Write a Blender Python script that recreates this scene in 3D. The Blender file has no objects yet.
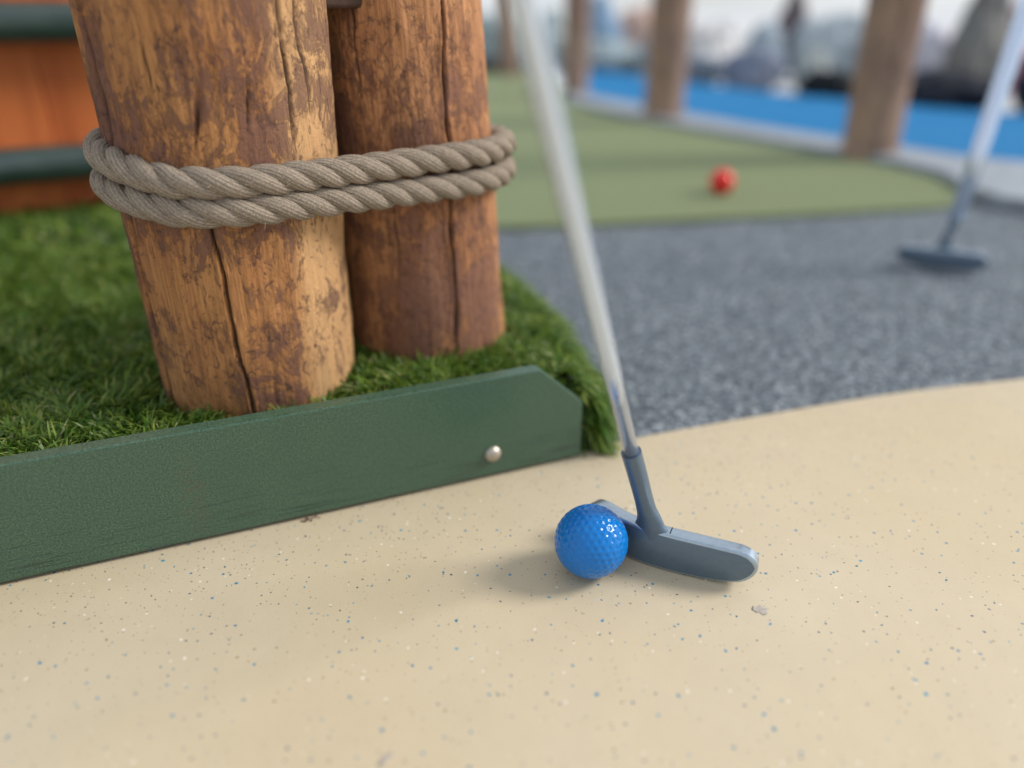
import bpy, bmesh, math, random
import numpy as np
from mathutils import Vector, noise as mnoise
random.seed(7); RNG = np.random.default_rng(11)
S = bpy.context.scene
COL = S.collection
PI = math.pi

# ------------------------------------------------------------------ helpers
def tag(o, label=None, cat=None, group=None, kind=None):
    if label: o['label'] = label
    if cat: o['category'] = cat
    if group: o['group'] = group
    if kind: o['kind'] = kind
    return o

def empty(name, loc, label, cat, group=None, rz=0):
    o = bpy.data.objects.new(name, None); COL.objects.link(o)
    o.empty_display_size = .05
    o.location = loc; o.rotation_euler = (0, 0, rz)
    return tag(o, label, cat, group)

def link(name, me, mat=None, parent=None, loc=(0, 0, 0), smooth=True):
    if mat: me.materials.append(mat)
    if smooth: me.polygons.foreach_set('use_smooth', [True] * len(me.polygons))
    o = bpy.data.objects.new(name, me); COL.objects.link(o)
    o.location = loc
    if parent: o.parent = parent
    return o

def np_mesh(name, verts, faces):
    """verts (n,3) array, faces (m,k) int array, all faces of one size k"""
    me = bpy.data.meshes.new(name)
    verts = np.asarray(verts, np.float32); faces = np.asarray(faces, np.int32)
    m, k = faces.shape
    me.vertices.add(len(verts)); me.vertices.foreach_set('co', verts.ravel())
    me.loops.add(m * k); me.loops.foreach_set('vertex_index', faces.ravel())
    me.polygons.add(m)
    me.polygons.foreach_set('loop_start', np.arange(0, m * k, k, dtype=np.int32))
    me.polygons.foreach_set('loop_total', np.full(m, k, np.int32))
    me.update(calc_edges=True); me.validate()
    return me

def grid_faces(nu, nv, wrap=False):
    """faces of a (nv rows) x (nu columns) vertex grid; columns may wrap"""
    j, i = np.meshgrid(np.arange(nv - 1), np.arange(nu if wrap else nu - 1), indexing='ij')
    i2 = (i + 1) % nu
    return np.stack([j * nu + i, j * nu + i2, (j + 1) * nu + i2, (j + 1) * nu + i], -1).reshape(-1, 4)

def bm_mesh(name, bm):
    me = bpy.data.meshes.new(name); bm.to_mesh(me); bm.free(); return me

def box_bm(sx, sy, sz, bevel=.002, seg=2, loc=(0, 0, 0)):
    bm = bmesh.new(); bmesh.ops.create_cube(bm, size=1)
    for v in bm.verts: v.co = Vector((v.co.x * sx + loc[0], v.co.y * sy + loc[1], v.co.z * sz + loc[2]))
    if bevel: bmesh.ops.bevel(bm, geom=bm.edges[:], offset=bevel, segments=seg, affect='EDGES', profile=.5)
    return bm

def slab(poly, z0, z1, bevel=0):
    """solid slab over a plan outline (counter-clockwise)"""
    bm = bmesh.new()
    vs = [bm.verts.new((x, y, z1)) for x, y in poly]
    f = bm.faces.new(vs)
    r = bmesh.ops.extrude_face_region(bm, geom=[f])
    for v in [g for g in r['geom'] if isinstance(g, bmesh.types.BMVert)]: v.co.z = z0
    bmesh.ops.recalc_face_normals(bm, faces=bm.faces[:])
    if bevel:
        es = [e for e in bm.edges if all(abs(v.co.z - z1) < 1e-6 for v in e.verts)]
        bmesh.ops.bevel(bm, geom=es, offset=bevel, segments=2, affect='EDGES', profile=.5)
    return bm

def tube(path, radii, n=24, cap=True):
    """round sweep through path points"""
    P = [Vector(p) for p in path]; V = []; 
    up = Vector((1, 0, 0))
    for i, p in enumerate(P):
        t = (P[min(i + 1, len(P) - 1)] - P[max(i - 1, 0)]).normalized()
        a = (up - t * up.dot(t)).normalized(); b = t.cross(a); up = a
        r = radii[i]; ra, rb = (r if isinstance(r, tuple) else (r, r))
        for k in range(n):
            q = 2 * PI * k / n
            V.append(p + a * (ra * math.cos(q)) + b * (rb * math.sin(q)))
    bm = bmesh.new(); vs = [bm.verts.new(v) for v in V]
    for j in range(len(P) - 1):
        for k in range(n):
            k2 = (k + 1) % n
            bm.faces.new((vs[j * n + k], vs[j * n + k2], vs[(j + 1) * n + k2], vs[(j + 1) * n + k]))
    if cap:
        bm.faces.new(vs[:n][::-1]); bm.faces.new(vs[-n:])
    bmesh.ops.recalc_face_normals(bm, faces=bm.faces[:])
    return bm

def smoothcurve(pts, n=12):
    """Catmull-Rom through 2-D points"""
    out = []; P = [np.array(p, float) for p in pts]
    P = [2 * P[0] - P[1]] + P + [2 * P[-1] - P[-2]]
    for i in range(1, len(P) - 2):
        for k in range(n):
            t = k / n
            out.append(tuple(.5 * ((2 * P[i]) + (P[i + 1] - P[i - 1]) * t + (2 * P[i - 1] - 5 * P[i] + 4 * P[i + 1] - P[i + 2]) * t * t
                                   + (3 * P[i] - P[i - 1] - 3 * P[i + 1] + P[i + 2]) * t ** 3)))
    out.append(tuple(P[-2])); return out

def copy_tree(o, parent=None):
    c = o.copy(); COL.objects.link(c); c.parent = parent
    for ch in [x for x in COL.objects if x.parent == o]: copy_tree(ch, c)
    return c

# ------------------------------------------------------------------ node helpers
class NT:
    def __init__(s, name):
        s.m = bpy.data.materials.new(name); s.m.use_nodes = True
        s.t = s.m.node_tree; s.b = s.t.nodes['Principled BSDF']; s.out = s.t.nodes['Material Output']
        s.co = s.n('ShaderNodeTexCoord').outputs['Object']
    def n(s, kind, **kw):
        x = s.t.nodes.new(kind)
        for k, v in kw.items(): setattr(x, k, v)
        return x
    def l(s, a, b): s.t.links.new(a, b)
    def put(s, sock, v):
        if isinstance(v, bpy.types.NodeSocket): s.l(v, sock)
        elif v is not None: sock.default_value = v
    def noise(s, scale, detail=4, rough=.55, dist=0, stretch=None, vec=None, color=False):
        v = vec or s.co
        if stretch:
            mp = s.n('ShaderNodeMapping'); s.l(v, mp.inputs[0]); mp.inputs['Scale'].default_value = stretch; v = mp.outputs[0]
        x = s.n('ShaderNodeTexNoise'); s.l(v, x.inputs['Vector'])
        x.inputs['Scale'].default_value = scale; x.inputs['Detail'].default_value = detail
        x.inputs['Roughness'].default_value = rough; x.inputs['Distortion'].default_value = dist
        return x.outputs['Color' if color else 'Fac']
    def ramp(s, fac, stops, interp='LINEAR'):
        r = s.n('ShaderNodeValToRGB'); s.l(fac, r.inputs[0]); cr = r.color_ramp; cr.interpolation = interp
        while len(cr.elements) < len(stops): cr.elements.new(.5)
        for e, (p, c) in zip(cr.elements, stops):
            e.position = p; e.color = (c[0], c[1], c[2], 1) if isinstance(c, (tuple, list)) else (c, c, c, 1)
        return r.outputs[0]
    def mix(s, fac, a, b, blend='MIX'):
        x = s.n('ShaderNodeMix', data_type='RGBA', blend_type=blend)
        s.put(x.inputs[0], fac)
        for sock, v in ((x.inputs[6], a), (x.inputs[7], b)):
            s.put(sock, v if isinstance(v, bpy.types.NodeSocket) else (v[0], v[1], v[2], 1))
        return x.outputs[2]
    def math(s, op, a, b=None, clamp=False):
        x = s.n('ShaderNodeMath', operation=op); x.use_clamp = clamp
        s.put(x.inputs[0], a)
        if b is not None: s.put(x.inputs[1], b)
        return x.outputs[0]
    def bump(s, h, strength=.5, dist=.001, normal=None):
        x = s.n('ShaderNodeBump'); s.l(h, x.inputs['Height']); x.inputs['Strength'].default_value = strength
        x.inputs['Distance'].default_value = dist
        if normal: s.l(normal, x.inputs['Normal'])
        return x.outputs[0]
    def fin(s, color=None, rough=None, metal=None, normal=None, spec=None, coat=None):
        b = s.b.inputs
        if color is not None: s.put(b['Base Color'], color if isinstance(color, bpy.types.NodeSocket) else (*color, 1))
        if rough is not None: s.put(b['Roughness'], rough)
        if metal is not None: s.put(b['Metallic'], metal)
        if normal: s.l(normal, b['Normal'])
        if spec is not None: b['Specular IOR Level'].default_value = spec
        if coat is not None: b['Coat Weight'].default_value = coat; b['Coat Roughness'].default_value = .08
        return s.m

# ------------------------------------------------------------------ materials
def mat_tan():
    t = NT('tan_rubber_floor')
    base = t.mix(t.ramp(t.noise(3.2, 3), [(.35, 0), (.65, 1)]), (.565, .46, .29), (.60, .515, .375))
    base = t.mix(t.ramp(t.noise(26, 5, .6), [(.3, 0), (.8, .35)]), base, (.46, .38, .25))
    base = t.mix(t.ramp(t.noise(900, 3, .6), [(.3, 0), (.75, .35)]), base, (.64, .54, .40))
    wv = t.n('ShaderNodeVectorMath', operation='MULTIPLY_ADD')
    t.l(t.noise(420, 2, color=True), wv.inputs[0]); wv.inputs[1].default_value = (.0022,) * 3; t.l(t.co, wv.inputs[2])
    def speck(scale, dens, r0, r1, col, off, colb=None, mask=None):
        nonlocal base
        mp = t.n('ShaderNodeMapping'); t.l(wv.outputs[0], mp.inputs[0]); mp.inputs['Location'].default_value = off
        v = t.n('ShaderNodeTexVoronoi', voronoi_dimensions='2D'); t.l(mp.outputs[0], v.inputs['Vector']); v.inputs['Scale'].default_value = scale
        sp = t.n('ShaderNodeSeparateColor'); t.l(v.outputs['Color'], sp.inputs[0])
        thr = t.math('ADD', t.math('MULTIPLY', sp.outputs[1], (r1 - r0) * scale), r0 * scale)
        inside = t.math('MULTIPLY', t.math('SUBTRACT', thr, v.outputs['Distance']), 14.0, True)
        has = t.math('LESS_THAN', sp.outputs[0], dens if mask is None else t.math('MULTIPLY', mask, dens))
        c = t.mix(sp.outputs[2], col, colb or col)
        base = t.mix(t.math('MULTIPLY', inside, has), base, c)
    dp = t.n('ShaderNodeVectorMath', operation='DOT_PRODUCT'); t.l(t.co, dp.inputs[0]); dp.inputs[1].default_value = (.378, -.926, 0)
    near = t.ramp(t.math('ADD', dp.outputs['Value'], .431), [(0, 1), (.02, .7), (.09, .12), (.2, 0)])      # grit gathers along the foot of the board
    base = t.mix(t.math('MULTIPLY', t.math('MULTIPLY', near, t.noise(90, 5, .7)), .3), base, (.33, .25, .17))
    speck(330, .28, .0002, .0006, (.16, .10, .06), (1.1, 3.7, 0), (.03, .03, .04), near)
    speck(420, .05, .0002, .00045, (.33, .22, .13), (3.1, .7, 0), (.20, .16, .13))
    speck(150, .09, .0004, .0010, (.80, .74, .64), (.7, 2.1, 0))
    speck(150, .13, .0003, .0009, (.36, .23, .10), (5.7, 1.3, 0), (.22, .14, .09))
    speck(100, .25, .0005, .0013, (.008, .16, .30), (.33, 9.1, 0), (.015, .27, .42))
    speck(170, .13, .0004, .0009, (.008, .05, .11), (8.3, 4.4, 0), (.02, .14, .25))
    n = t.bump(t.noise(700, 4, .6), .25, .0004, t.bump(t.noise(60, 3), .25, .0012))
    return t.fin(base, t.ramp(t.noise(40, 3), [(.3, .48), (.7, .62)]), normal=n, spec=.4)

def mat_crumb():
    t = NT('grey_rubber_crumb')
    v = t.n('ShaderNodeTexVoronoi'); t.l(t.co, v.inputs['Vector']); v.inputs['Scale'].default_value = 340
    sp = t.n('ShaderNodeSeparateColor'); t.l(v.outputs['Color'], sp.inputs[0])
    c = t.ramp(sp.outputs[0], [(0, (.035, .044, .056)), (.5, (.095, .117, .142)), (.82, (.21, .245, .28)), (1, (.46, .49, .51))])
    c = t.mix(t.ramp(t.noise(14, 4), [(.35, 0), (.7, .3)]), c, (.14, .165, .19))
    n = t.bump(v.outputs['Distance'], .8, -.0016, t.bump(t.noise(600, 3), .6, .001))
    return t.fin(c, .75, normal=n, spec=.35)

def mat_turfbed():
    t = NT('turf_backing'); return t.fin(t.mix(t.noise(200, 4), (.02, .045, .008), (.04, .075, .014)), .95)

def mat_grass():
    t = NT('grass_blade')
    a = t.n('ShaderNodeAttribute', attribute_name='shade')
    sep = t.n('ShaderNodeSeparateColor'); t.l(a.outputs['Color'], sep.inputs[0])
    c = t.ramp(sep.outputs[0], [(0, (.035, .10, .014)), (.35, (.085, .185, .022)), (.66, (.20, .30, .040)), (.90, (.36, .42, .10)), (1, (.42, .42, .20))])
    t.fin(c, .42, spec=.45)
    tr = t.n('ShaderNodeBsdfTranslucent'); t.l(c, tr.inputs[0])
    mx = t.n('ShaderNodeMixShader'); mx.inputs[0].default_value = .4
    t.l(t.b.outputs[0], mx.inputs[1]); t.l(tr.outputs[0], mx.inputs[2]); t.l(mx.outputs[0], t.out.inputs[0])
    return t.m

def mat_wood(name, light, mid, bark, barkmix=.5, crack_col=(.035, .018, .010), seed=0, pale=False):
    t = NT(name)
    mp0 = t.n('ShaderNodeMapping'); t.l(t.co, mp0.inputs[0]); mp0.inputs['Location'].default_value = (seed, seed * .7, seed * .3); co = mp0.outputs[0]
    big = t.noise(11, 5, .6, .6, (1, 1, .45), vec=co)
    base = t.mix(t.ramp(big, [(.38, 0), (.62, 1)]), mid, light)
    grain = t.noise(520, 5, .65, 0, (1, 1, .055), vec=co)
    base = t.mix(t.ramp(grain, [(.38, .55), (.58, 0)]), base, tuple(c * .45 for c in mid))
    fib = t.noise(150, 6, .7, .3, (1, 1, .10), vec=co)
    base = t.mix(t.ramp(fib, [(.30, .5), (.5, 0)]), base, (bark[0] * 1.3, bark[1] * 1.1, bark[2]))
    # bark remains: feathery blotches
    pn = t.math('ADD', t.math('MULTIPLY', t.noise(38, 10, .78, 1.6, (1, 1, .6), vec=co), .72), t.math('MULTIPLY', t.noise(170, 6, .7, 1.0, (1, 1, .5), vec=co), .28))
    reg = t.noise(9, 2, .5, 0, vec=co)
    if pale:                                            # sunlit right side of the log painted paler, with its bare sapwood
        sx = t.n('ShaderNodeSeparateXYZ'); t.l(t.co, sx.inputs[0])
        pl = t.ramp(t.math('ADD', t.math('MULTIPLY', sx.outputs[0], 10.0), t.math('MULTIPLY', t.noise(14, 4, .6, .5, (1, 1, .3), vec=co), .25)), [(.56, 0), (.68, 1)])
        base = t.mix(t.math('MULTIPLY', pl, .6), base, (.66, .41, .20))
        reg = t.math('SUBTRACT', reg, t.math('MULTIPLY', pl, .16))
    pm = t.math('ADD', pn, t.math('MULTIPLY', t.math('SUBTRACT', reg, .5), .55))
    m = t.ramp(pm, [(.54 - .06 * barkmix, 0), (.60 - .06 * barkmix, .72), (.75, .92)])
    bk = t.mix(t.noise(240, 4, .6, vec=co), bark, tuple(c * 1.7 for c in bark))
    base = t.mix(m, base, bk)
    # short curled scars left by the peeling knife
    sc = t.n('ShaderNodeTexWave', wave_type='BANDS', bands_direction='DIAGONAL')
    mp = t.n('ShaderNodeMapping'); t.l(co, mp.inputs[0]); mp.inputs['Scale'].default_value = (1, 1, .7); t.l(mp.outputs[0], sc.inputs[0])
    sc.inputs['Scale'].default_value = 30; sc.inputs['Distortion'].default_value = 14; sc.inputs['Detail'].default_value = 4; sc.inputs['Detail Scale'].default_value = 2.2
    base = t.mix(t.math('MULTIPLY', t.ramp(sc.outputs['Fac'], [(0, .45), (.10, 0)]), t.ramp(reg, [(.40, 0), (.56, 1)])), base, tuple(c * .5 for c in bark))
    at = t.n('ShaderNodeAttribute', attribute_name='crack')
    base = t.mix(at.outputs['Fac'], base, crack_col)  # darker colour along the cracks
    h = t.math('ADD', t.math('MULTIPLY', grain, .35), t.math('ADD', t.math('MULTIPLY', fib, .6), t.math('MULTIPLY', m, .35)))
    wr = t.noise(120, 8, .7, 2.0, (1, 1, .7), vec=co)
    h = t.math('ADD', h, t.math('MULTIPLY', wr, .9))
    base = t.mix(t.ramp(wr, [(.36, .75), (.44, 0)]), base, tuple(c * .8 for c in bark))
    h = t.math('ADD', h, t.math('MULTIPLY', sc.outputs['Fac'], .07))
    n = t.bump(h, .95, .0016)
    return t.fin(base, t.ramp(pn, [(.3, .66), (.7, .85)]), normal=n, spec=.35)

def mat_rope():
    t = NT('hemp_rope')
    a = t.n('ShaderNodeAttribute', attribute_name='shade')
    c = t.mix(t.noise(60, 5, .65), (.32, .26, .20), (.50, .42, .33))
    c = t.mix(t.ramp(t.noise(1300, 4, .75), [(.42, .75), (.58, 0)]), c, (.15, .115, .085))
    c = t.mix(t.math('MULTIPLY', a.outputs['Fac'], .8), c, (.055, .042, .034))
    return t.fin(c, .85, normal=t.bump(t.noise(2200, 3), .5, .0004), spec=.2)

def mat_board():
    t = NT('green_composite_board')
    c = t.mix(t.ramp(t.noise(900, 4, .75), [(.38, 0), (.64, 1)]), (.015, .052, .028), (.092, .168, .108))
    c = t.mix(t.ramp(t.noise(35, 4), [(.35, 0), (.75, .3)]), c, (.035, .075, .055))
    streak = t.noise(620, 4, .6, 0, (.03, 1, 1))
    zz = t.n('ShaderNodeSeparateXYZ'); t.l(t.co, zz.inputs[0])
    low = t.math('SUBTRACT', 1.0, t.math('MULTIPLY', zz.outputs[2], 22.0), True)
    sm = t.math('MULTIPLY', t.ramp(streak, [(.37, 1), (.44, 0)]), low)
    c = t.mix(t.math('MULTIPLY', sm, .8), c, (.012, .028, .02))
    c = t.mix(t.ramp(t.noise(1400, 2), [(.70, 0), (.76, .5)]), c, (.17, .24, .19))
    # rusty drip mark
    mp = t.n('ShaderNodeMapping'); t.l(t.co, mp.inputs[0]); mp.inputs['Location'].default_value = (-.262 * 90, 0, -.034 * 28); mp.inputs['Scale'].default_value = (90, 0, 28)
    ln = t.n('ShaderNodeVectorMath', operation='LENGTH'); t.l(mp.outputs[0], ln.inputs[0])
    rd = t.math('MULTIPLY', t.math('SUBTRACT', 1.0, ln.outputs['Value'], True), t.ramp(t.noise(160, 3), [(.42, 0), (.6, 1)]))
    c = t.mix(t.math('MULTIPLY', rd, .3), c, (.14, .055, .03))
    n = t.bump(t.noise(900, 4, .6), .25, .0004, t.bump(sm, .5, -.0008))
    return t.fin(c, .34, normal=n, spec=.6)

def mat_metal(name, col, rough, nscale=250, bump=.05, stretch=None, metal=1):
    t = NT(name)
    c = t.mix(t.ramp(t.noise(nscale, 4, .6, 0, stretch), [(.3, 0), (.7, 1)]), tuple(x * .88 for x in col), col)
    r = t.ramp(t.noise(nscale * .5, 4), [(.3, rough * .8), (.7, min(1, rough * 1.25))])
    return t.fin(c, r, metal, normal=t.bump(t.noise(nscale * 4, 3, .6, 0, stretch), bump, .0002))

def mat_ball(name, col):
    t = NT(name)
    c = t.mix(t.ramp(t.noise(120, 3), [(.4, 0), (.8, .3)]), col, tuple(min(1, x * .8) for x in col))
    return t.fin(c, t.ramp(t.noise(300, 3), [(.3, .07), (.75, .12)]), normal=t.bump(t.noise(900, 2), .04, .0002), spec=.42, coat=.0)

def mat_simple(name, a, b, scale=20, rough=.8, bump=.3, bd=.003, stretch=None, spec=.3):
    t = NT(name)
    nz = t.noise(scale, 6, .6, .3, stretch)
    return t.fin(t.mix(t.ramp(nz, [(.35, 0), (.65, 1)]), a, b), rough, normal=t.bump(t.noise(scale * 5, 5, .6, 0, stretch), bump, bd), spec=spec)

M = dict(
    tan=mat_tan(), crumb=mat_crumb(), turfbed=mat_turfbed(), grass=mat_grass(), rope=mat_rope(), board=mat_board(),
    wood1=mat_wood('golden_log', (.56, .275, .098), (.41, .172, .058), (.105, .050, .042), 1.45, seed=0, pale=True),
    wood2=mat_wood('ruddy_log', (.57, .275, .120), (.42, .18, .075), (.14, .066, .048), .45, seed=4.3),
    wood3=mat_wood('weathered_log', (.46, .31, .23), (.37, .235, .165), (.18, .12, .10), .4, seed=7.7),
    head=mat_metal('slate_blue_casting', (.13, .185, .25), .38, 300, .10, metal=.5),
    headlit=mat_metal('sky_lit_casting', (.42, .50, .58), .30, 300, .10, metal=.75),  # sky brightness painted into the head's top, back and ends
    chrome=mat_metal('brushed_steel', (.66, .77, .95), .17, 500, .03, metal=.72),
    bolt=mat_metal('dull_nickel', (.52, .47, .41), .5, 600, .3),
    grip=mat_simple('black_grip_rubber', (.015, .015, .016), (.03, .03, .03), 200),
    blueball=mat_ball('blue_ball_paint', (.0001, .165, .53)), redball=mat_ball('red_ball_paint', (.75, .025, .015)),
    green=mat_simple('olive_putting_carpet', (.195, .235, .12), (.24, .28, .15), 500, .9, .7, .002),
    blue=mat_simple('blue_carpet', (.003, .155, .38), (.005, .205, .48), 300, .85, .7, .002),
    kerb=mat_simple('pale_concrete', (.24, .26, .29), (.34, .37, .41), 30, .5),
    plank=mat_simple('orange_stained_plank', (.42, .095, .025), (.60, .165, .045), 12, .6, .4, .002, (3, 3, .25)),
    rail=mat_simple('dark_green_gloss_paint', (.025, .05, .046), (.04, .07, .062), 30, .3, .1, .001, spec=1),
    fitting=mat_simple('dark_brown_spacer', (.05, .03, .02), (.09, .055, .04), 60, .6),
)

# ------------------------------------------------------------------ setting
# wide ground sheet
bm = bmesh.new(); bmesh.ops.create_grid(bm, x_segments=2, y_segments=2, size=600)
g0 = tag(link('ground', bm_mesh('ground', bm), mat_simple('pale_concrete_ground', (.52, .53, .54), (.62, .62, .62), 1.4, .85), loc=(0, 0, -.02), smooth=False), kind='structure')

# tan playing surface; its far edge is a shallow curve
BD = Vector((.926, .378, 0)).normalized(); BN = Vector((-BD.y, BD.x, 0)); B0 = Vector((.0505, .4860, 0))      # board line, normal to the back, right end
def bl(s, n=0): p = B0 - BD * s + BN * n; return (p.x, p.y)
edge = smoothcurve([(.060, .4995), (.083, .5115), (.2023, .5522), (.3352, .5938), (.459, .6217), (.70, .678), (1.2, .77), (2.6, .98)], 10)
poly = [(-2.2, -1.5), (2.6, -1.5)] + edge[::-1] + [bl(0, .012), bl(2.2, .012)]
tag(link('course_floor', bm_mesh('course_floor', slab(poly, -.016, 0, .0012)), M['tan'], smooth=False), kind='structure')

# grey rubber crumb path, really lumpy
xs = np.arange(-.9, 2.4, .0034); ys = [.30]
while ys[-1] < 2.2: ys.append(ys[-1] + .0026 + .004 * max(0, ys[-1] - .6))
ys = np.array(ys); X, Y = np.meshgrid(xs, ys)
Z = -.0045 + RNG.normal(0, .0007, X.shape) + .0006 * np.sin(X * 31 + 3 * np.sin(Y * 17)) * np.sin(Y * 43)
Z = np.minimum(Z, -.0016)
X = X + RNG.uniform(-.0011, .0011, X.shape); Y = Y + RNG.uniform(-.0009, .0009, Y.shape)
tag(link('rubber_path', np_mesh('rubber_path', np.stack([X, Y, Z], -1).reshape(-1, 3), grid_faces(len(xs), len(ys))), M['crumb'], smooth=False), kind='structure')

# olive putting green
gp = smoothcurve([(-.5, 1.10), (-.0105, 1.139), (.2924, 1.187), (.55, 1.235), (.7215, 1.275), (.80, 1.33)], 8)
gp += smoothcurve([(.815, 1.52), (.73, 1.70), (.50, 2.06), (.22, 2.62), (.20, 3.1), (.12, 4.3)], 6) + [(-3, 4.6), (-3, 1.0)]
tag(link('putting_green', bm_mesh('putting_green', slab(gp, -.010, .004, .001)), M['green'], smooth=False), kind='structure')

# pale border strip that the far posts stand on
inner = smoothcurve([(.17, 2.78), (.23, 2.62), (.36, 2.32), (.50, 2.06), (.73, 1.70), (.812, 1.50), (.795, 1.36), (.825, 1.245), (.95, 1.19), (1.4, 1.10), (2.3, 1.0)], 8)
outer = smoothcurve([(.22, 2.95), (.345, 2.70), (.61, 2.15), (.84, 1.80), (.95, 1.64), (1.10, 1.55), (1.5, 1.42), (2.3, 1.3)], 8)
tag(link('border_kerb', bm_mesh('border_kerb', slab(inner + outer[::-1], -.012, .019, .003)), M['kerb'], smooth=False), 'pale grey raised border strip between the olive green and the blue carpet', 'kerb')
bp = [(.30, 3.5), (.22, 2.95), (.345, 2.70), (.61, 2.15), (.84, 1.80), (.95, 1.64), (1.10, 1.55), (1.5, 1.42), (2.3, 1.3), (4.2, 1.5), (2.2, 1.85), (1.56, 2.42), (1.18, 2.80), (.93, 3.15), (.62, 3.75), (.42, 4.25)]
tag(link('blue_carpet', bm_mesh('blue_carpet', slab(bp, -.012, .006, .001)), M['blue'], smooth=False), kind='structure')

# raised turf bed behind the green board
tb = [bl(2.0, .0125), bl(1.2, .0125), bl(.6, .0125), bl(.3, .0125), bl(.1, .0125), bl(.012, .0125)] + \
     smoothcurve([(.0585, .496), (.0590, .520), (.0540, .560), (.035, .655), (-.007, .765), (-.065, .880), (-.17, 1.02), (-.30, 1.15)], 6) + \
     [(-.50, 1.20), (-1.3, .70), (-2.0, .30)]
TB = np.array(tb)
def inset(P, d):
    n = len(P); out = []
    for i in range(n):
        a = P[i] - P[i - 1]; b = P[(i + 1) % n] - P[i]
        na = np.array([-a[1], a[0]]) / (np.linalg.norm(a) + 1e-9); nb = np.array([-b[1], b[0]]) / (np.linalg.norm(b) + 1e-9)
        m = na + nb; m /= np.linalg.norm(m) + 1e-9; out.append(P[i] + m * d)
    return np.array(out)
bm = bmesh.new(); rings = []
for d, z in ((0, -.006), (.001, .028), (.005, .046), (.013, .056), (.026, .060)):
    rings.append([bm.verts.new((p[0], p[1], z)) for p in inset(TB, d)])
for a, b in zip(rings, rings[1:]):
    for i in range(len(a)): bm.faces.new((a[i - 1], a[i], b[i], b[i - 1]))
bm.faces.new(rings[-1]); bmesh.ops.recalc_face_normals(bm, faces=bm.faces[:])
tag(link('turf_bed', bm_mesh('turf_bed', bm), M['turfbed']), kind='structure')

# ------------------------------------------------------------------ grass blades
P1 = (-.1800, .499); P2 = (-.065, .577)
def inside(P, x, y):
    r = np.zeros(len(x), bool); n = len(P)
    for i in range(n):
        x1, y1 = P[i - 1]; x2, y2 = P[i]
        c = ((y1 > y) != (y2 > y)) & (x < (x2 - x1) * (y - y1) / (y2 - y1 + 1e-12) + x1)
        r ^= c
    return r
def dist_poly(P, x, y):
    d = np.full(len(x), 9.)
    for i in range(len(P)):
        a = P[i - 1]; b = P[i]; ab = b - a; t = np.clip(((x - a[0]) * ab[0] + (y - a[1]) * ab[1]) / (ab @ ab + 1e-12), 0, 1)
        d = np.minimum(d, np.hypot(x - a[0] - t * ab[0], y - a[1] - t * ab[1]))
    return d
def scatter(n, x0, x1, y0, y1):
    x = RNG.uniform(x0, x1, n); y = RNG.uniform(y0, y1, n)
    k = inside(TB, x, y) & (np.hypot(x - P1[0], y - P1[1]) > .070) & (np.hypot(x - P2[0], y - P2[1]) > .061)
    return x[k], y[k]
xa, ya = scatter(235000, -.62, .075, .20, .80)
xb, yb = scatter(42000, -1.9, .02, .2, 1.2)
kb = ~((xb > -.62) & (yb < .80)); xb, yb = xb[kb], yb[kb]
x = np.concatenate([xa, xb]); y = np.concatenate([ya, yb]); far = np.concatenate([np.zeros(len(xa)), np.ones(len(xb))])
d = dist_poly(inset(TB, 0), x, y)
z = np.interp(d, [0, .001, .005, .013, .026], [.006, .030, .046, .056, .060])
# extra blades rooted low on the free right-hand flank
fl = TB[6:48]; seg = RNG.integers(0, len(fl) - 1, 9000); tt = RNG.random(9000)
fx = fl[seg, 0] * (1 - tt) + fl[seg + 1, 0] * tt; fy = fl[seg, 1] * (1 - tt) + fl[seg + 1, 1] * tt
k = (fy < 1.0); fx, fy, seg = fx[k], fy[k], seg[k]
x = np.concatenate([x, fx]); y = np.concatenate([y, fy]); z = np.concatenate([z, RNG.uniform(.002, .045, len(fx))]); far = np.concatenate([far, np.zeros(len(fx))]); d = np.concatenate([d, np.zeros(len(fx))])
n = len(x)
# outward direction at the free edge
cx, cy = -.25, .62
onright = (x > -.30) & ((x - B0.x) * BN.x + (y - B0.y) * BN.y > .03) | (x > .045)
out = np.stack([x - cx, y - cy], -1); out /= np.linalg.norm(out, axis=1)[:, None]
nz1 = np.sin(x * 61 + 2.1 * np.sin(y * 47)) + np.sin(y * 73 + 1.7 * np.sin(x * 39 + 1))
nz2 = np.sin(x * 143 + 3 * np.sin(y * 97 + .5)) + np.sin(y * 131 + 2 * np.sin(x * 151))
ang = nz1 * 1.7 + nz2 * .8 + RNG.normal(0, .9, n)
lean = np.clip(RNG.normal(.66, .34, n), .05, 1.4)
dx = np.cos(ang) * lean; dy = np.sin(ang) * lean
w = np.where(onright, np.clip(1 - d / .022, 0, 1), 0)
dx += out[:, 0] * w * .85; dy += out[:, 1] * w * .85
up = np.where(w > 0, 1 - .75 * w, 1.0)
L = RNG.normal(.0116, .0032, n) * (1 + .22 * nz2 / 2)
L = np.where(w > .5, np.minimum(L * 1.15, .0150), L)
nb = (x - B0.x) * BN.x + (y - B0.y) * BN.y
L = np.where((nb < .03) & (x < .045), L * np.clip(.70 + nb * 10, .7, 1), L)
W = RNG.uniform(.00055, .00095, n) * (1 + far * 1.4)
perp = ang + PI / 2 + RNG.normal(0, .6, n)
px = np.cos(perp); py = np.sin(perp)
base = np.stack([x, y, z], -1)
side = np.stack([px, py, np.zeros(n)], -1)
V = []
droop = RNG.uniform(.2, 1.05, n) + w * .5
for tt_, ww in ((0, 1.), (.4, 1.), (.75, .8), (1., .12)):
    hor = tt_ ** 1.35
    zz = up * tt_ - droop * tt_ ** 2.6 * .75
    c = base + np.stack([dx * hor, dy * hor, zz], -1) * L[:, None]
    V.append(c - side * (W * ww)[:, None]); V.append(c + side * (W * ww)[:, None])
V = np.stack(V, 1)                       # n,8,3
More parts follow.
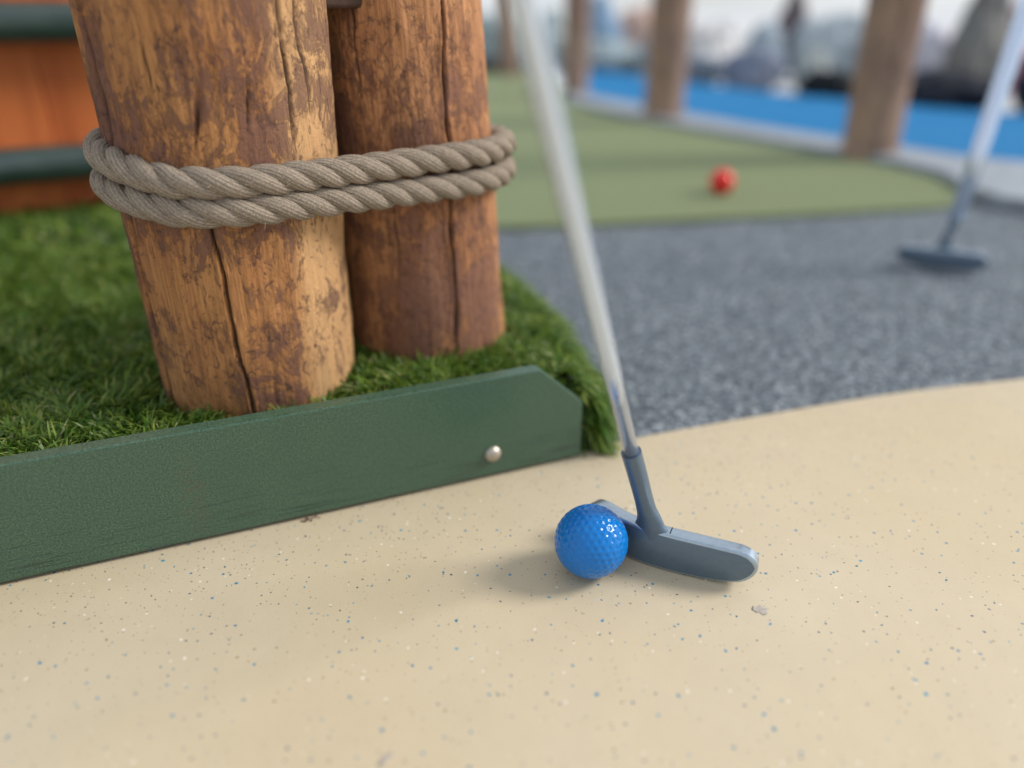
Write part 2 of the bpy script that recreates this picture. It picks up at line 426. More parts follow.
V[..., 2] = np.maximum(V[..., 2], .0012)
idx = np.arange(n)[:, None, None] * 8
F = (idx + np.array([[0, 1, 3, 2], [2, 3, 5, 4], [4, 5, 7, 6]])[None]).reshape(-1, 4)
me = np_mesh('grass', V.reshape(-1, 3), F)
shade = np.clip(RNG.beta(2.0, 2.4, n) + nz1 * .05, 0, .96); shade[RNG.random(n) < .02] = 1
col = np.ones((n, 8, 4), np.float32); col[..., 0] = shade[:, None]
ca = me.color_attributes.new('shade', 'FLOAT_COLOR', 'POINT'); ca.data.foreach_set('color', col.ravel())
tag(link('grass', me, M['grass']), 'artificial turf blades around the feet of the two roped log posts', 'grass', kind='stuff')

# ------------------------------------------------------------------ log posts
def smooth_noise(th, z, seed, fa, fz):
    """periodic-in-angle value noise built from sines"""
    r = np.random.default_rng(seed); s = 0
    for k in range(7):
        a = r.integers(1, fa + 1); b = r.uniform(-fz, fz); s = s + np.sin(a * th + b * z + r.uniform(0, 6.28) + .8 * np.sin(b * .6 * z + k)) / 7 ** .5
    return s
def log_mesh(name, r0, r1, h, seed, cracks, na=420, dz=.0011, zdense=.37):
    zs = np.concatenate([np.arange(0, zdense, dz), np.linspace(zdense, h, 60)])
    th = np.linspace(-PI, PI, na, endpoint=False)
    T, Z = np.meshgrid(th, zs)
    R = r0 + (r1 - r0) * np.clip(Z / .3, 0, 1.15)
    R = R + .0011 * smooth_noise(T, Z, seed, 4, 14) + .00022 * smooth_noise(T, Z, seed + 1, 17, 60)
    kn = smooth_noise(T, Z, seed + 9, 9, 75) * smooth_noise(T, Z, seed + 10, 6, 55)
    R = R + .00065 * kn + .00022 * smooth_noise(T, Z, seed + 11, 38, 210) * (kn > 0)
    rr = np.random.default_rng(seed + 5)
    ridge = 0
    for k in range(10): ridge = ridge + np.sin(int(rr.integers(30, 110)) * T + rr.uniform(-6, 6) * Z + 2.2 * np.sin(Z * rr.uniform(10, 40) + k))
    R = R + .00004 * ridge
    ck = np.zeros_like(R)
    for (a0, a1, z0, z1, dep, wid, wob) in cracks:
        f = np.clip((Z - z0) / (z1 - z0), 0, 1); c = np.radians(a0 + (a1 - a0) * f)
        c = c + wob * (.5 * np.sin(Z * 70 + seed) + .2 * np.sin(Z * 171 + a0) + .08 * np.sin(Z * 390 + a1) + .03 * np.sin(Z * 811)) / r0
        e = np.clip((Z - z0) / .02, 0, 1) * np.clip((z1 - Z) / .02, 0, 1)
        dd = np.abs((T - c + PI) % (2 * PI) - PI) * r0
        wv = wid * (.55 + .45 * np.abs(np.sin(Z * 53 + a0) + .5 * np.sin(Z * 140 + 1)))
        g = np.exp(-(dd / wv) ** 2) * e
        R = R - dep * g + .35 * dep * np.exp(-((dd - 2.6 * wv) / (1.6 * wv)) ** 2) * e * .4
        ck = np.maximum(ck, np.clip(g * 1.25 - .25, 0, 1))
    # rounded, slightly chipped foot
    R = R - .006 * np.clip(1 - Z / .075, 0, 1) ** 2 * 0
    V = np.stack([R * np.cos(T), R * np.sin(T), Z], -1).reshape(-1, 3)
    nz_ = len(zs)
    top = np.array([[0, 0, h]]); F = grid_faces(na, nz_, True)
    o = (nz_ - 1) * na; i = np.arange(na)
    V = np.concatenate([V, np.stack([.97 * V[o:, 0], .97 * V[o:, 1], V[o:, 2] + .004], -1), top + [[0, 0, .004]]])
    F2 = np.stack([o + i, o + (i + 1) % na, o + na + (i + 1) % na, o + na + i], -1)
    F3 = np.stack([o + na + i, o + na + (i + 1) % na, np.full(na, o + 2 * na), np.full(na, o + 2 * na)], -1)
    me = bpy.data.meshes.new(name)
    allf = [tuple(f) for f in np.concatenate([F, F2])] + [tuple(f[:3]) for f in F3]
    me.from_pydata(V.tolist(), [], allf); me.update()
    at = me.attributes.new('crack', 'FLOAT', 'POINT')
    at.data.foreach_set('value', np.concatenate([ck.ravel(), np.zeros(na + 1)]).astype(np.float32))
    return me
# cracks: angle at lower end, angle at upper end (degrees), z0, z1, depth, width, wobble
m1 = log_mesh('log_post', .0640, .0690, 1.25, 3, [
    (-76, -84, .02, .215, .0045, .0010, .0014), (-84, -78, .225, .262, .004, .0010, .001), (-134, -129, 0, 1.25, .0050, .0022, .0012),
    (-37, -36, .222, .42, .0026, .0008, .0014), (-60, -56, .232, .27, .0016, .0007, .001),
    (-100, -96, .245, .30, .0012, .0008, .002), (-150, -140, .0, .8, .003, .002, .002), (20, 30, 0, 1.2, .006, .002, .003), (100, 90, 0, 1.2, .007, .002, .003), (-25, -28, .23, .33, .0016, .0008, .003)])
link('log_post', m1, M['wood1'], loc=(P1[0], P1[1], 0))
lp1 = COL.objects['log_post']; tag(lp1, 'thick golden brown log post nearest the green board, left of the roped pair', 'post', 'log posts tied with rope')
m2 = log_mesh('log_post', .0600, .0560, 1.2, 12, [
    (-66, -52, .0, .36, .0050, .0011, .0016), (-52, -50, .36, 1.2, .006, .0015, .002), (-84, -96, .222, .238, .003, .0009, .001), (-100, -97, .13, .19, .0010, .0010, .003),
    (-112, -118, .24, .36, .0012, .0010, .003), (60, 60, 0, 1.1, .006, .002, .003)])
lp2 = link('log_post', m2, M['wood2'], loc=(P2[0] + .0015, P2[1], 0)); lp2.rotation_euler = (0, math.radians(-2.5), 0)
tag(lp2, 'thinner reddish log post standing right of and behind the golden one', 'post', 'log posts tied with rope')

# dark block bolted between the two posts
bk = link('spacer_block', bm_mesh('spacer_block', box_bm(.050, .034, .06, .003)), M['fitting'], loc=(-.1105, .530, .328)); bk.rotation_euler = (0, 0, math.radians(37))
tag(bk, 'dark brown spacer block wedged between the two roped logs above the rope', 'block')

# ------------------------------------------------------------------ rope
def rope():
    rr = .0092; cs = [(np.array(P1), .0655 + rr - .0045), (np.array(P2) - np.array((.0075, 0)), .0575 + rr)]
    turns = 2; N = 1440
    pts = []
    a0 = math.radians(80)
    for i in range(int(N * turns * .985)):
        a = a0 + 2 * PI * i / N; nn = np.array([math.cos(a), math.sin(a)])
        c, R = max(cs, key=lambda q: q[0] @ nn + q[1]); pts.append(c + nn * R)
    pts = np.array(pts); seg = np.linalg.norm(np.diff(pts, axis=0), axis=1); s = np.concatenate([[0], np.cumsum(seg)])
    st = .0012; S_ = np.arange(0, s[-1], st)
    xy = np.stack([np.interp(S_, s, pts[:, 0]), np.interp(S_, s, pts[:, 1])], -1)
    k = 9; ker = np.ones(k) / k
    for c in (0, 1): xy[k:-k, c] = np.convolve(xy[:, c], ker, 'same')[k:-k]
    prog = S_ / s[-1] * turns
    # the rope climbs one diameter per turn, mostly at the hidden back (progress near whole turns)
    ph = prog - np.floor(prog); lift = np.floor(prog) + np.where(prog < 1, np.clip((ph - .90) / .10, 0, 1), 0)
    zc = .1945 + .0172 * np.clip(lift, 0, 1) - .015 * (xy[:, 0] + .138) + .16 * np.maximum(0, -.185 - xy[:, 0]) + .0009 * np.sin(S_ * 21) 
    C = np.concatenate([xy, zc[:, None]], 1)
    T = np.gradient(C, axis=0); T /= np.linalg.norm(T, axis=1)[:, None]
    Z = np.array([0, 0, 1.]); Nn = np.cross(T, Z); Nn /= np.linalg.norm(Nn, axis=1)[:, None]; U = np.cross(Nn, T)
    lay = .054; VV = []; FF = []; SH = []; off = 0; nr = 96
    for j in range(3):
        psi = -2 * PI * S_ / lay + 2 * PI * j / 3 + .12 * np.sin(S_ * 57 + j)
        r_off = .0044
        D = np.cos(psi)[:, None] * Nn + np.sin(psi)[:, None] * U
        cen = C + D * r_off
        t2 = np.gradient(cen, axis=0); t2 /= np.linalg.norm(t2, axis=1)[:, None]
        A = D - t2 * np.sum(D * t2, 1)[:, None]; A /= np.linalg.norm(A, axis=1)[:, None]; B = np.cross(t2, A)
        al = np.linspace(0, 2 * PI, nr, endpoint=False)
        AL, SS = np.meshgrid(al, S_)
        yarn = .85 * np.cos(14 * AL + 2 * PI * SS / .0072 + .7 * np.sin(SS * 230 + 2 * AL)) + .45 * np.cos(29 * AL + 2 * PI * SS / .0036 + 1.1 * np.sin(SS * 430 + 3 * AL))
        r = .00470 * (1 + .030 * yarn + .012 * np.sin(5 * AL + 300 * SS) + .02 * np.sin(SS * 90 + j * 2)) + RNG.normal(0, .00005, AL.shape)
        v = cen[:, None] + (np.cos(AL)[..., None] * A[:, None] * 1.0 + np.sin(AL)[..., None] * B[:, None] * 1.08) * r[..., None]
        FF.append(grid_faces(nr, len(S_), True)[:, ::1] + off); off += v.shape[0] * nr
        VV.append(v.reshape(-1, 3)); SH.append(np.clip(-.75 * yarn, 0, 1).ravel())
    main = np.concatenate(VV); sh = np.concatenate(SH)
    # loose fibres
    nf = 14000; pick = RNG.integers(0, len(main), nf); ci = (pick // nr) % len(S_)
    p = main[pick]; o_ = p - C[ci]; o_ /= np.linalg.norm(o_, axis=1)[:, None]
    dirn = o_ * RNG.uniform(.2, .9, nf)[:, None] + T[ci] * RNG.choice([-1, 1], nf)[:, None] * RNG.uniform(.3, 1.2, nf)[:, None] + RNG.normal(0, .25, (nf, 3))
    ln = RNG.uniform(.001, .0042, nf)[:, None]; sd = np.cross(dirn, o_) + 1e-6; sd /= np.linalg.norm(sd, axis=1)[:, None]; wd = .00011
    a = p - o_ * .0004
    m_ = a + dirn * ln * .55; e_ = a + dirn * ln + RNG.normal(0, .0004, (nf, 3))
    Fv = np.stack([a - sd * wd, a + sd * wd, m_ + sd * wd, m_ - sd * wd, e_ + sd * wd * .4, e_ - sd * wd * .4], 1).reshape(-1, 3)
    fi = np.arange(nf)[:, None, None] * 6 + off; Ff = (fi + np.array([[0, 1, 2, 3], [3, 2, 4, 5]])[None]).reshape(-1, 4)
    me = np_mesh('rope', np.concatenate([main, Fv]), np.concatenate(FF + [Ff]))
    at = me.attributes.new('shade', 'FLOAT', 'POINT'); at.data.foreach_set('value', np.concatenate([sh, np.zeros(len(Fv))]).astype(np.float32))
    return me
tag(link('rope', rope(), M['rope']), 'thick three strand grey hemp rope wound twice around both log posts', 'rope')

# ------------------------------------------------------------------ green board with bolt
bd = empty('edging_board', (B0.x, B0.y, 0), 'low dark green composite board with clipped corner edging the turf', 'board', rz=math.atan2(BD.y, BD.x) + PI)
# local x runs to the left of the photo (away from the clipped end), local -y points behind
z0, z1 = .0008, .0775
bm = bmesh.new()
prof = [(0, z0 + .002), (0, .0465), (.0335, z1), (1.9, z1), (1.9, z0)]
vs = [bm.verts.new((a, 0, b)) for a, b in prof]; f = bm.faces.new(vs)
r = bmesh.ops.extrude_face_region(bm, geom=[f])
for v in [q for q in r['geom'] if isinstance(q, bmesh.types.BMVert)]: v.co.y -= .0105
bmesh.ops.recalc_face_normals(bm, faces=bm.faces[:])
bmesh.ops.bevel(bm, geom=bm.edges[:], offset=.0009, segments=2, affect='EDGES', profile=.5)
link('board', bm_mesh('board', bm), M['board'], bd, smooth=False)
# domed bolt head
prof = [(0, .0042), (.0020, .0040), (.0038, .0033), (.0053, .0020), (.0060, .0007), (.0060, -.001)]
bm = bmesh.new(); prev = None; nn = 32
for q, (r_, h_) in enumerate(prof):
    ring = [bm.verts.new((0, h_, 0))] if r_ == 0 else [bm.verts.new((r_ * math.cos(2 * PI * k / nn), h_, r_ * math.sin(2 * PI * k / nn))) for k in range(nn)]
    if prev:
        for k in range(nn):
            if len(prev) == 1: bm.faces.new((prev[0], ring[k], ring[(k + 1) % nn]))
            else: bm.faces.new((prev[k], prev[(k + 1) % nn], ring[(k + 1) % nn], ring[k]))
    prev = ring
bmesh.ops.recalc_face_normals(bm, faces=bm.faces[:])
link('bolt', bm_mesh('bolt', bm), M['bolt'], bd, (.0690, 0, .0195))

# ------------------------------------------------------------------ golf balls
def ball_mesh(name, R, sub, dimple=True):
    bm = bmesh.new(); bmesh.ops.create_icosphere(bm, subdivisions=1, radius=1)
    ico = [v.co.copy() for v in bm.verts]; fc = [[v.index for v in f.verts] for f in bm.faces]; bm.free()
    fr = 6; D = []
    for f in fc:
        a, b, c = (ico[i] for i in f)
        for i in range(fr + 1):
            for j in range(fr + 1 - i):
                D.append(((a * i + b * j + c * (fr - i - j)) / fr).normalized())
    D = np.unique(np.round(np.array([tuple(q) for q in D]), 4), axis=0)
    bm = bmesh.new(); bmesh.ops.create_icosphere(bm, subdivisions=sub, radius=1)
    me = bm_mesh(name, bm); n = len(me.vertices); co = np.empty(n * 3, np.float32); me.vertices.foreach_get('co', co); co = co.reshape(-1, 3)
    co /= np.linalg.norm(co, axis=1)[:, None]
    best = np.empty(n)
    for i in range(0, n, 20000): best[i:i + 20000] = (co[i:i + 20000] @ D.T).max(1)
    ang = np.arccos(np.clip(best, -1, 1)); a0 = .0745
    q = np.clip(ang / a0, 0, 1); dep = .0185 * (1 - q ** 2)
    rot = np.array([[.8, -.6, 0], [.6, .8, 0], [0, 0, 1]]) @ np.array([[1, 0, 0], [0, .866, -.5], [0, .5, .866]])
    co = (co * (1 - dep)[:, None]) @ rot.T * R
    me.vertices.foreach_set('co', co.astype(np.float32).ravel()); me.update(); return me
R_ = .02135
tag(link('golf_ball', ball_mesh('golf_ball', R_, 7), M['blueball'], loc=(.0458, .3601, R_)), 'glossy blue dimpled golf ball touching the near putter head', 'golf ball')
tag(link('golf_ball', ball_mesh('golf_ball_far', R_, 5), M['redball'], loc=(.3638, 1.352, R_ + .004)), 'red golf ball alone on the olive green carpet', 'golf ball')

# ------------------------------------------------------------------ putters
def putter(loc, path, hosel, shaft_end, label, group, rz=0, r0=.0042):
    """two-way casting: path = plan centreline of the blade, hosel = points of the neck"""
    t = empty('putter', loc, label, 'putter', group, rz)
    Pp = np.array(smoothcurve(path, 14)); sg = np.linalg.norm(np.diff(Pp, axis=0), axis=1); ss = np.concatenate([[0], np.cumsum(sg)]); Lh = ss[-1]
    u = (1 - np.cos(np.linspace(0, PI, 61))) / 2; s = u * Lh
    s[0] = 1e-5; s[-1] = Lh - 1e-5
    hw = .0056
    half = .0135
    def outline(s_):
        e = min(s_, Lh - s_); zb = .0006 + .0105 * abs((s_ / Lh - .5) * 2) ** 3.2 * .55; zt = .0262 - .001 * abs((s_ / Lh - .5) * 2) ** 2
        mid = (zb + zt) / 2 + .0008; k = math.sqrt(max(0, 1 - max(0, 1 - e / .0125) ** 2.3))
        return mid + (zt - mid) * k, mid - (mid - zb) * k
    ZT = np.array([outline(q)[0] for q in s]); ZB = np.array([outline(q)[1] for q in s])
    layers = [(-hw, .0016), (-hw + .0004, .0007), (-hw + .0012, .0), (hw - .0030, 0), (hw - .0010, .0012), (hw, .0034)]
    bm = bmesh.new(); grid = []
    for (off, ins) in layers:
        top, bot = [], []
        for q, zt, zb in zip(s, ZT, ZB):
            q2 = Lh / 2 + (q - Lh / 2) * (1 - ins * 2 / Lh)
            x_ = np.interp(q2, ss, Pp[:, 0]); y_ = np.interp(q2, ss, Pp[:, 1])
            e_ = .002; tx = np.interp(q2 + e_, ss, Pp[:, 0]) - np.interp(q2 - e_, ss, Pp[:, 0]); ty = np.interp(q2 + e_, ss, Pp[:, 1]) - np.interp(q2 - e_, ss, Pp[:, 1])
            l_ = math.hypot(tx, ty); nx, ny = -ty / l_, tx / l_
            mz = (zt + zb) / 2; hh = max((zt - zb) / 2 - ins, .0002)
            top.append(bm.verts.new((x_ + nx * off, y_ + ny * off, mz + hh))); bot.append(bm.verts.new((x_ + nx * off, y_ + ny * off, mz - hh)))
        grid.append((top, bot))
    for (t1, b1), (t2, b2) in zip(grid, grid[1:]):
        for i in range(len(t1) - 1):
            bm.faces.new((t1[i], t1[i + 1], t2[i + 1], t2[i])); bm.faces.new((b1[i], b2[i], b2[i + 1], b1[i + 1]))
        bm.faces.new((t1[0], t2[0], b2[0], b1[0])); bm.faces.new((t1[-1], b1[-1], b2[-1], t2[-1]))
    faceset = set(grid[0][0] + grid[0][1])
    for (tt2, bb2) in (grid[0], grid[-1]):
        for i in range(len(tt2) - 1): bm.faces.new((tt2[i], bb2[i], bb2[i + 1], tt2[i + 1]))
    bmesh.ops.recalc_face_normals(bm, faces=bm.faces[:])
    bm.normal_update()
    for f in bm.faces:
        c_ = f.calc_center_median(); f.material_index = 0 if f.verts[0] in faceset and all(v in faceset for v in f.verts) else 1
    hd = link('head', bm_mesh('head', bm), M['head'], t); hd.data.materials.append(M['headlit'])
    es = hd.modifiers.new('edge', 'EDGE_SPLIT'); es.split_angle = math.radians(38)
    # flared neck, elongated along the blade at its foot
    pts = smoothcurve(hosel, 6); n_ = len(pts); V = []; nn = 28
    bmn = bmesh.new(); rows = []
    bx = np.array([path[-1][0] - path[0][0], path[-1][1] - path[0][1]]); bx = bx / np.linalg.norm(bx)
    for i, p in enumerate(pts):
        h = p[2]; tcur = np.array(pts[min(i + 1, n_ - 1)]) - np.array(pts[max(i - 1, 0)]); tcur /= np.linalg.norm(tcur)
        ra = float(np.interp(h, [.010, .0225, .0262, .029, .033, .038, .046, .082], [.0130, .0115, .0100, .0084, .0072, .0059, .0054, .0057]))
        rb = float(np.interp(h, [.010, .0225, .0262, .029, .033, .038, .046, .082], [.0040, .0041, .0043, .0045, .0048, .0051, .0053, .0057]))
        sh = float(np.interp(h, [.010, .024, .030, .038], [.0035, .0025, .0012, 0]))
        a = np.array([bx[0], bx[1], 0]); a = a - tcur * (a @ tcur); a /= np.linalg.norm(a); b = np.cross(tcur, a)
        row = []
        for k in range(nn):
            q = 2 * PI * k / nn; v = np.array(p) + a * (ra * math.cos(q) + sh) + b * (rb * math.sin(q)); row.append(bmn.verts.new(v))
        rows.append(row)
    for r1, r2 in zip(rows, rows[1:]):
        for k in range(nn): bmn.faces.new((r1[k], r1[(k + 1) % nn], r2[(k + 1) % nn], r2[k]))
    bmn.faces.new(rows[0][::-1]); bmn.faces.new(rows[-1]); bmesh.ops.recalc_face_normals(bmn, faces=bmn.faces[:])
    hz = link('hosel', bm_mesh('hosel', bmn), M['head'], t)
    hz.modifiers.new('edge', 'EDGE_SPLIT').split_angle = math.radians(50)
    # stepped steel shaft
    A = np.array(hosel[-1]); B = np.array(shaft_end); Ls = np.linalg.norm(B - A); dv = (B - A) / Ls
    pth, rad = [], []; r_ = r0; pth.append(A - dv * .004); rad.append(r_)
    gr_ = .00006 if r0 < .005 else .0002
    for step in np.arange(.085, Ls - .26, .042):
        pth += [A + dv * (step - .0012), A + dv * (step + .0006)]; rad += [r_, r_ + gr_]; r_ += gr_
    pth.append(B - dv * .26); rad.append(r_)
    shf = link('shaft', bm_mesh('shaft', tube([tuple(p) for p in pth], rad, 32)), M['chrome'], t)
    gp_ = [(-.27, .0090), (-.268, .0105), (-.2, .0115), (-.1, .0128), (-.004, .0135), (0, .0120)]
    link('grip', bm_mesh('grip', tube([tuple(B + dv * q) for q, _ in gp_], [r for _, r in gp_], 24)), M['grip'], t)
    return t, hd
O1 = Vector((.0795, .3690, 0))
def rel(o, pts): return [tuple(np.array(p) - np.array(o)[:len(p)]) for p in pts]
pt1, hd1 = putter(O1, rel(O1, [(.0500, .4010), (.0680, .3800), (.0860, .3672), (.1120, .3560), (.1395, .3457)]),
       rel(O1, [(.0800, .3695, .010), (.0800, .3690, .018), (.0798, .3688, .0262), (.0789, .3686, .034), (.0750, .3668, .048), (.0700, .3635, .065), (.0649, .3600, .0815)]),
       tuple(np.array((.0649, .3600, .0815)) + np.array((-.0622, -.120, .2198)) * 3.25 - np.array(O1)),
       'slate blue headed putter leaning over the blue golf ball in the foreground', 'mini golf putters')
# dark sighting line scratched across the top of the casting, right of the neck
bm = box_bm(.0006, .0064, .0004, 0); sl = link('sight_line', bm_mesh('sight_line', bm), M['grip'], hd1, (.0925 - O1.x, .3636 - O1.y, .0261)); sl.rotation_euler = (0, 0, math.radians(-24))

O2 = Vector((.5440, .9480, 0))
putter((O2.x, O2.y, -.002), [(-.050, .014), (-.018, .0045), (0, 0), (.020, -.004), (.052, -.012)],
       [(0, 0, .010), (0, 0, .018), (.0003, .0003, .0262), (.001, .001, .034), (.003, .002, .046), (.0058, .0035, .056), (.0082, .005, .065)],
       (.120, .200, .86), 'blurred pale shafted putter standing on the grey path at the right edge', 'mini golf putters', math.radians(-15), .0095)

# ------------------------------------------------------------------ orange plank fence with green rails
fa = math.atan2(1.0726 - 1.0157, -.5879 + .6794)
fd = Vector((math.cos(fa), math.sin(fa), 0)); 
F0 = Vector((-.6400, .9700, 0)) - fd * .75
fe = empty('fence', (F0.x, F0.y, 0), 'orange stained vertical plank fence with two dark green rails at the left edge', 'fence', rz=fa)
pos = 0; k = 0
while pos < .98:
    wd = (.098, .072, .105, .088)[k % 4]
    link('plank', bm_mesh('plank', box_bm(wd - .0006, .018, .62 , .002, 2, (wd / 2, .012 + (.003 if k % 3 == 0 else 0), .31))), M['plank'], fe, (pos, 0, 0), smooth=False)
    pos += wd; k += 1
lf = lambda x, y, z: (x, y, z)
for zc, rr_ in ((.122, .0215), (.281, .0225)):
    pts = [(-.02 + 1.06 * i / 8, -.026 - .0, zc + .0015 * math.sin(i * 1.3)) for i in range(9)]
    link('rail', bm_mesh('rail', tube(pts, [rr_] * 9, 28)), M['rail'], fe)

# ------------------------------------------------------------------ far log posts
far_me = log_mesh('far_log', .060, .060, 1.1, 31, [(-100, -96, 0, 1.1, .004, .002, .002), (-60, -64, 0, .9, .004, .002, .002), (40, 40, 0, 1.0, .004, .002, .002)], 120, .006, .5)
for (px_, py_, sc, rz, lab) in ((.770, 1.715, .94, 0, 'thickest and nearest of the blurred log posts beyond the olive green'),
                       (.430, 2.31, .92, 1.1, 'blurred log post in front of the blue carpet behind the red ball'),
                       (.232, 3.02, .76, 2.3, 'slim blurred log post at the left end of the blue carpet'),
                       (-.012, 3.86, .78, 4.0, 'farthest blurred log post half hidden by the near putter shaft')):
    o = bpy.data.objects.new('log_post', far_me); COL.objects.link(o)
    if not far_me.materials: far_me.materials.append(M['wood3'])
    far_me.polygons.foreach_set('use_smooth', [True] * len(far_me.polygons))
    o.location = (px_, py_, 0.0); o.scale = (sc, sc, 1); o.rotation_euler = (0, 0, rz)
    tag(o, lab, 'post', 'log posts along the far border')

# ------------------------------------------------------------------ rocks behind the blue carpet
def rock(x, y, w, h, c, label, seed, pointed=0, dep=.8):
    bm = bmesh.new(); bmesh.ops.create_icosphere(bm, subdivisions=5, radius=1)
    sv = Vector((seed * 3.7, seed * 1.9, seed * .7))
    for v in bm.verts:
        p = v.co.copy()
        # chop with random planes for facets
        f = 1 + .28 * mnoise.noise(p * 1.1 + sv) + .14 * mnoise.noise(p * 2.6 + sv) + .05 * mnoise.noise(p * 7 + sv)
        cell = mnoise.cell(p * 1.7 + sv); f += .07 * (cell - .5)
        p = p * f
        hz_ = (p.z + .55) / 1.55
        if pointed: k = max(.16, 1 - pointed * max(0, hz_)); p.x *= k; p.y *= k
        v.co = Vector((p.x * w * .52, p.y * w * .52 * dep, max(-.03, hz_ * h * .96)))
    a = tuple(q * .85 for q in c); b = tuple(min(.8, q * 1.35) for q in c)
    name = 'rock'
    t = NT('rock_stone'); nz = t.noise(9, 6, .65, .5)
    t.fin(t.mix(t.ramp(nz, [(.35, 0), (.65, 1)]), a, b), .85, normal=t.bump(t.noise(60, 6, .6), .6, .006), spec=.25)
    o = link(name, bm_mesh(name, bm), t.m, loc=(x, y, 0)); o.rotation_euler = (0, 0, seed)
    return tag(o, label, 'rock', 'rocks beyond the blue carpet')
ROCKS = [
 (.69, 4.62, .38, .31, (.50, .35, .29), 'blurred pinkish boulder just left of the log post behind the red ball', 0, .9),
 (.46, 4.45, .26, .34, (.20, .30, .42), 'blurred blue grey boulder left of the pinkish boulder, reaching the sky', 0, .9),
 (.50, 4.22, .32, .15, (.30, .36, .38), 'low grey green rock in front of the pinkish boulder', 0, .8),
 (1.04, 4.40, .42, .25, (.66, .63, .62), 'blurred white boulder right of the log post behind the red ball', 0, .8),
 (.82, 3.72, .27, .10, (.12, .15, .19), 'low slate rock below the white boulder', 0, .7),
 (1.00, 3.45, .25, .16, (.20, .23, .30), 'slate lavender rock right of and below the white boulder', 0, .8),
 (1.18, 3.26, .14, .16, (.36, .39, .38), 'small light grey stone left of the black rock', 0, .8),
 (1.45, 3.85, .36, .27, (.38, .43, .46), 'large pale grey boulder behind the black rock', 0, .8),
 (1.15, 2.98, .19, .10, (.010, .013, .016), 'low black rock against the blue carpet, left of the thickest far post', 0, .7),
 (1.18, 3.90, .22, .23, (.30, .36, .41), 'grey blue boulder between the white boulder and the pointed rock', 0, .8),
 (1.46, 4.42, .26, .46, (.10, .08, .09), 'narrow dark pointed rock standing against the sky in the middle distance', .75, .9),
 (1.70, 3.46, .27, .25, (.56, .55, .66), 'pale lavender boulder right of the thickest far post', 0, .8),
 (1.755, 3.16, .29, .47, (.17, .165, .155), 'big dark brown pointed rock left of the second putter shaft', .62, .8),
 (1.45, 2.76, .46, .11, (.014, .017, .026), 'long low black rock at the foot of the big pointed rock', 0, .6),
 (1.95, 3.34, .20, .30, (.42, .20, .27), 'magenta tinted rock beside the big pointed rock', 0, .8),
 (2.45, 4.10, .30, .36, (.66, .68, .72), 'whitish boulder at the right edge behind the magenta tinted rock', 0, .8),
 (1.70, 2.56, .28, .17, (.020, .026, .045), 'navy dark rock at the right edge beyond the second putter shaft', 0, .8),
 (-.12, 4.70, .22, .27, (.26, .32, .33), 'grey teal rock right behind the reddish log post', 0, .9),
 (-.10, 4.14, .36, .07, (.022, .026, .028), 'low black stone at the far left end of the olive green', 0, .6),
 (.20, 4.75, .36, .29, (.40, .46, .46), 'pale teal grey boulder right of the near putter shaft', 0, .9),
 (.35, 4.30, .20, .18, (.30, .34, .36), 'small grey rock behind the slim log post', 0, .9),
 (.74, 4.08, .22, .20, (.22, .27, .31), 'grey rock directly behind the log post that the red ball lies before', 0, .9),
 (1.40, 3.30, .22, .19, (.26, .30, .32), 'grey rock peeping from behind the thickest far post', 0, .8),
]
for i, (x_, y_, w_, h_, c_, lab, pt, dp) in enumerate(ROCKS): rock(x_, y_, w_, h_, c_, lab, i + 1.3, pt, dp)

# small litter on the tan floor: two scuffs of dried glue
def scuff(u0, pts, mat, label):
    bm = bmesh.new(); vs = [bm.verts.new((a, b, 0.0002)) for a, b in pts]; f = bm.faces.new(vs)
    r = bmesh.ops.extrude_face_region(bm, geom=[f])
    for v in [q for q in r['geom'] if isinstance(q, bmesh.types.BMVert)]: v.co.z += .00006; v.co.x *= .85; v.co.y *= .85
    bmesh.ops.recalc_face_normals(bm, faces=bm.faces[:])
    tag(link('residue_patch', bm_mesh('residue_patch', bm), mat, loc=(u0[0], u0[1], 0)), label, 'residue')
gl = mat_simple('grey_residue', (.36, .32, .29), (.48, .42, .36), 500, .6, .05)
scuff((.1375, .3265), [(-.0050, .0005), (-.0030, -.0022), (-.0018, -.0016), (.0004, -.0042), (.0032, -.0026), (.0030, -.0008), (.0050, .0012), (.0016, .0020), (.0004, .0040), (-.0022, .0022), (-.0036, .0032)], gl, 'small grey smear of residue on the tan floor right of the ball')
scuff((-.0560, .2330), [(-.003, -.0035), (-.001, -.004), (.0005, -.001), (.003, .002), (.002, .0035), (-.0005, .002), (-.002, 0)], gl, 'tiny brownish smear of residue near the bottom edge of the tan floor')

bm = bmesh.new(); rr = random.Random(5)
for k in range(16):
    q = bmesh.ops.create_icosphere(bm, subdivisions=1, radius=1)['verts']; c_ = Vector((rr.gauss(0, .0035), rr.gauss(0, .0009), .0006)); sc_ = [rr.uniform(.0004, .0014), rr.uniform(.0003, .0008), rr.uniform(.0003, .0007)]
    for v in q: v.co = Vector((v.co.x * sc_[0] * rr.uniform(.7, 1.2), v.co.y * sc_[1], v.co.z * sc_[2])) + c_
p_ = B0 - BD * .196 - BN * .0022
db = link('grit', bm_mesh('grit', bm), mat_simple('dark_grit', (.03, .022, .018), (.30, .20, .13), 900, .9), loc=(p_.x, p_.y, 0), smooth=False); db.rotation_euler = (0, 0, math.atan2(BD.y, BD.x))
tag(db, 'little heap of dark grit at the foot of the green board', 'grit', kind='stuff')

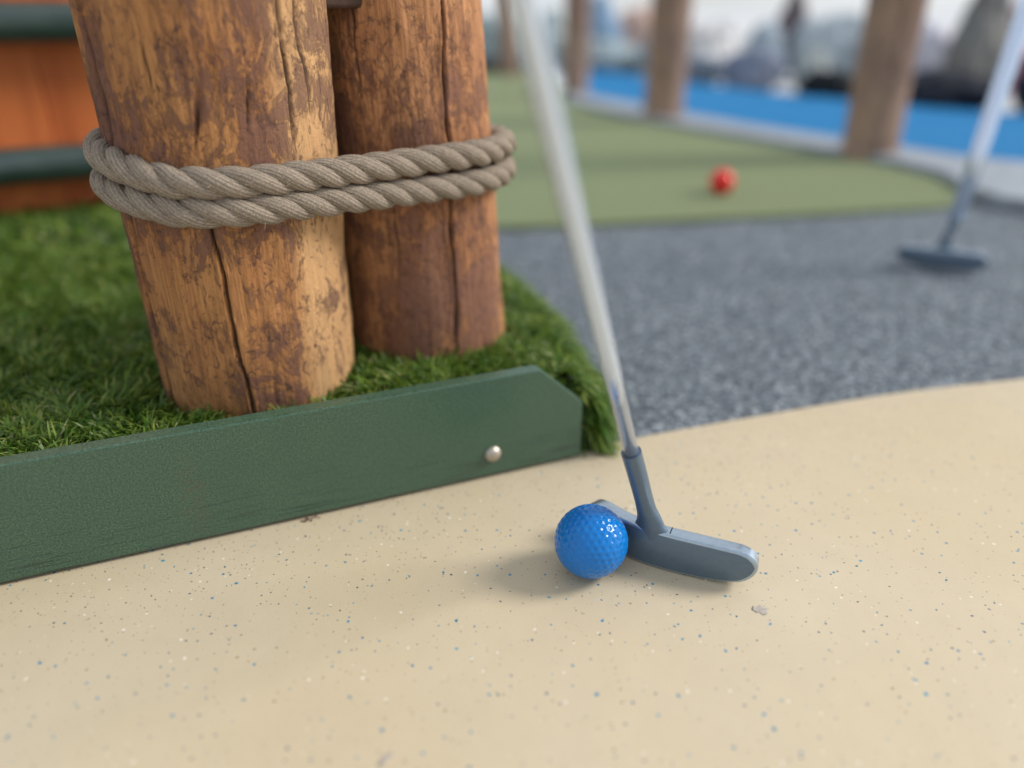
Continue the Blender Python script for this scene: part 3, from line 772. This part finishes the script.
# ------------------------------------------------------------------ light, world, camera
el, az = math.radians(35), math.atan2(.12, 1.0)          # direction towards the sun: from the right
sd = Vector((math.cos(el) * math.cos(az), math.cos(el) * math.sin(az), math.sin(el)))
su = bpy.data.lights.new('sun', 'SUN'); su.energy = 2.5; su.angle = math.radians(19); su.color = (1, .95, .88)
so = bpy.data.objects.new('sun', su); COL.objects.link(so); so.rotation_euler = sd.to_track_quat('Z', 'Y').to_euler(); so.location = (3, 0, 3)
w = bpy.data.worlds.new('World'); S.world = w; w.use_nodes = True
nt = w.node_tree; bg = nt.nodes['Background']; sk = nt.nodes.new('ShaderNodeTexSky')
sk.sky_type = 'NISHITA'; sk.sun_disc = False; sk.sun_elevation = el; sk.sun_rotation = PI / 2 - az; sk.dust_density = 1.2; sk.air_density = 1.0; sk.ozone_density = 1.2
tc = nt.nodes.new('ShaderNodeTexCoord'); cn = nt.nodes.new('ShaderNodeTexNoise'); cn.inputs['Scale'].default_value = 2.4; cn.inputs['Detail'].default_value = 5
cmap = nt.nodes.new('ShaderNodeMapping'); cmap.inputs['Scale'].default_value = (1, 1, 2.6); nt.links.new(tc.outputs['Generated'], cmap.inputs[0]); nt.links.new(cmap.outputs[0], cn.inputs['Vector'])
cr = nt.nodes.new('ShaderNodeValToRGB'); nt.links.new(cn.outputs['Fac'], cr.inputs[0]); cr.color_ramp.elements[0].position = .3; cr.color_ramp.elements[0].color = (.35, .35, .35, 1); cr.color_ramp.elements[1].position = .6; cr.color_ramp.elements[1].color = (.9, .9, .9, 1)
cm = nt.nodes.new('ShaderNodeMix'); cm.data_type = 'RGBA'; nt.links.new(cr.outputs[0], cm.inputs[0]); nt.links.new(sk.outputs[0], cm.inputs[6]); cm.inputs[7].default_value = (6.4, 6.8, 7.2, 1)
nt.links.new(cm.outputs[2], bg.inputs[0]); bg.inputs[1].default_value = .11

cam = bpy.data.cameras.new('camera'); co = bpy.data.objects.new('camera', cam); COL.objects.link(co)
co.location = (0, 0, .30); co.rotation_euler = (math.radians(90 - 26.207), 0, 0)
cam.sensor_width = 36; cam.lens = 770 / 1024 * 36; cam.clip_start = .01; cam.clip_end = 2000
cam.dof.use_dof = True; cam.dof.focus_distance = .447; cam.dof.aperture_fstop = 1.8
S.camera = co
S.view_settings.view_transform = 'Standard'; S.view_settings.look = 'None'; S.view_settings.exposure = .35; S.view_settings.gamma = 1
S.render.resolution_x = 1024; S.render.resolution_y = 768
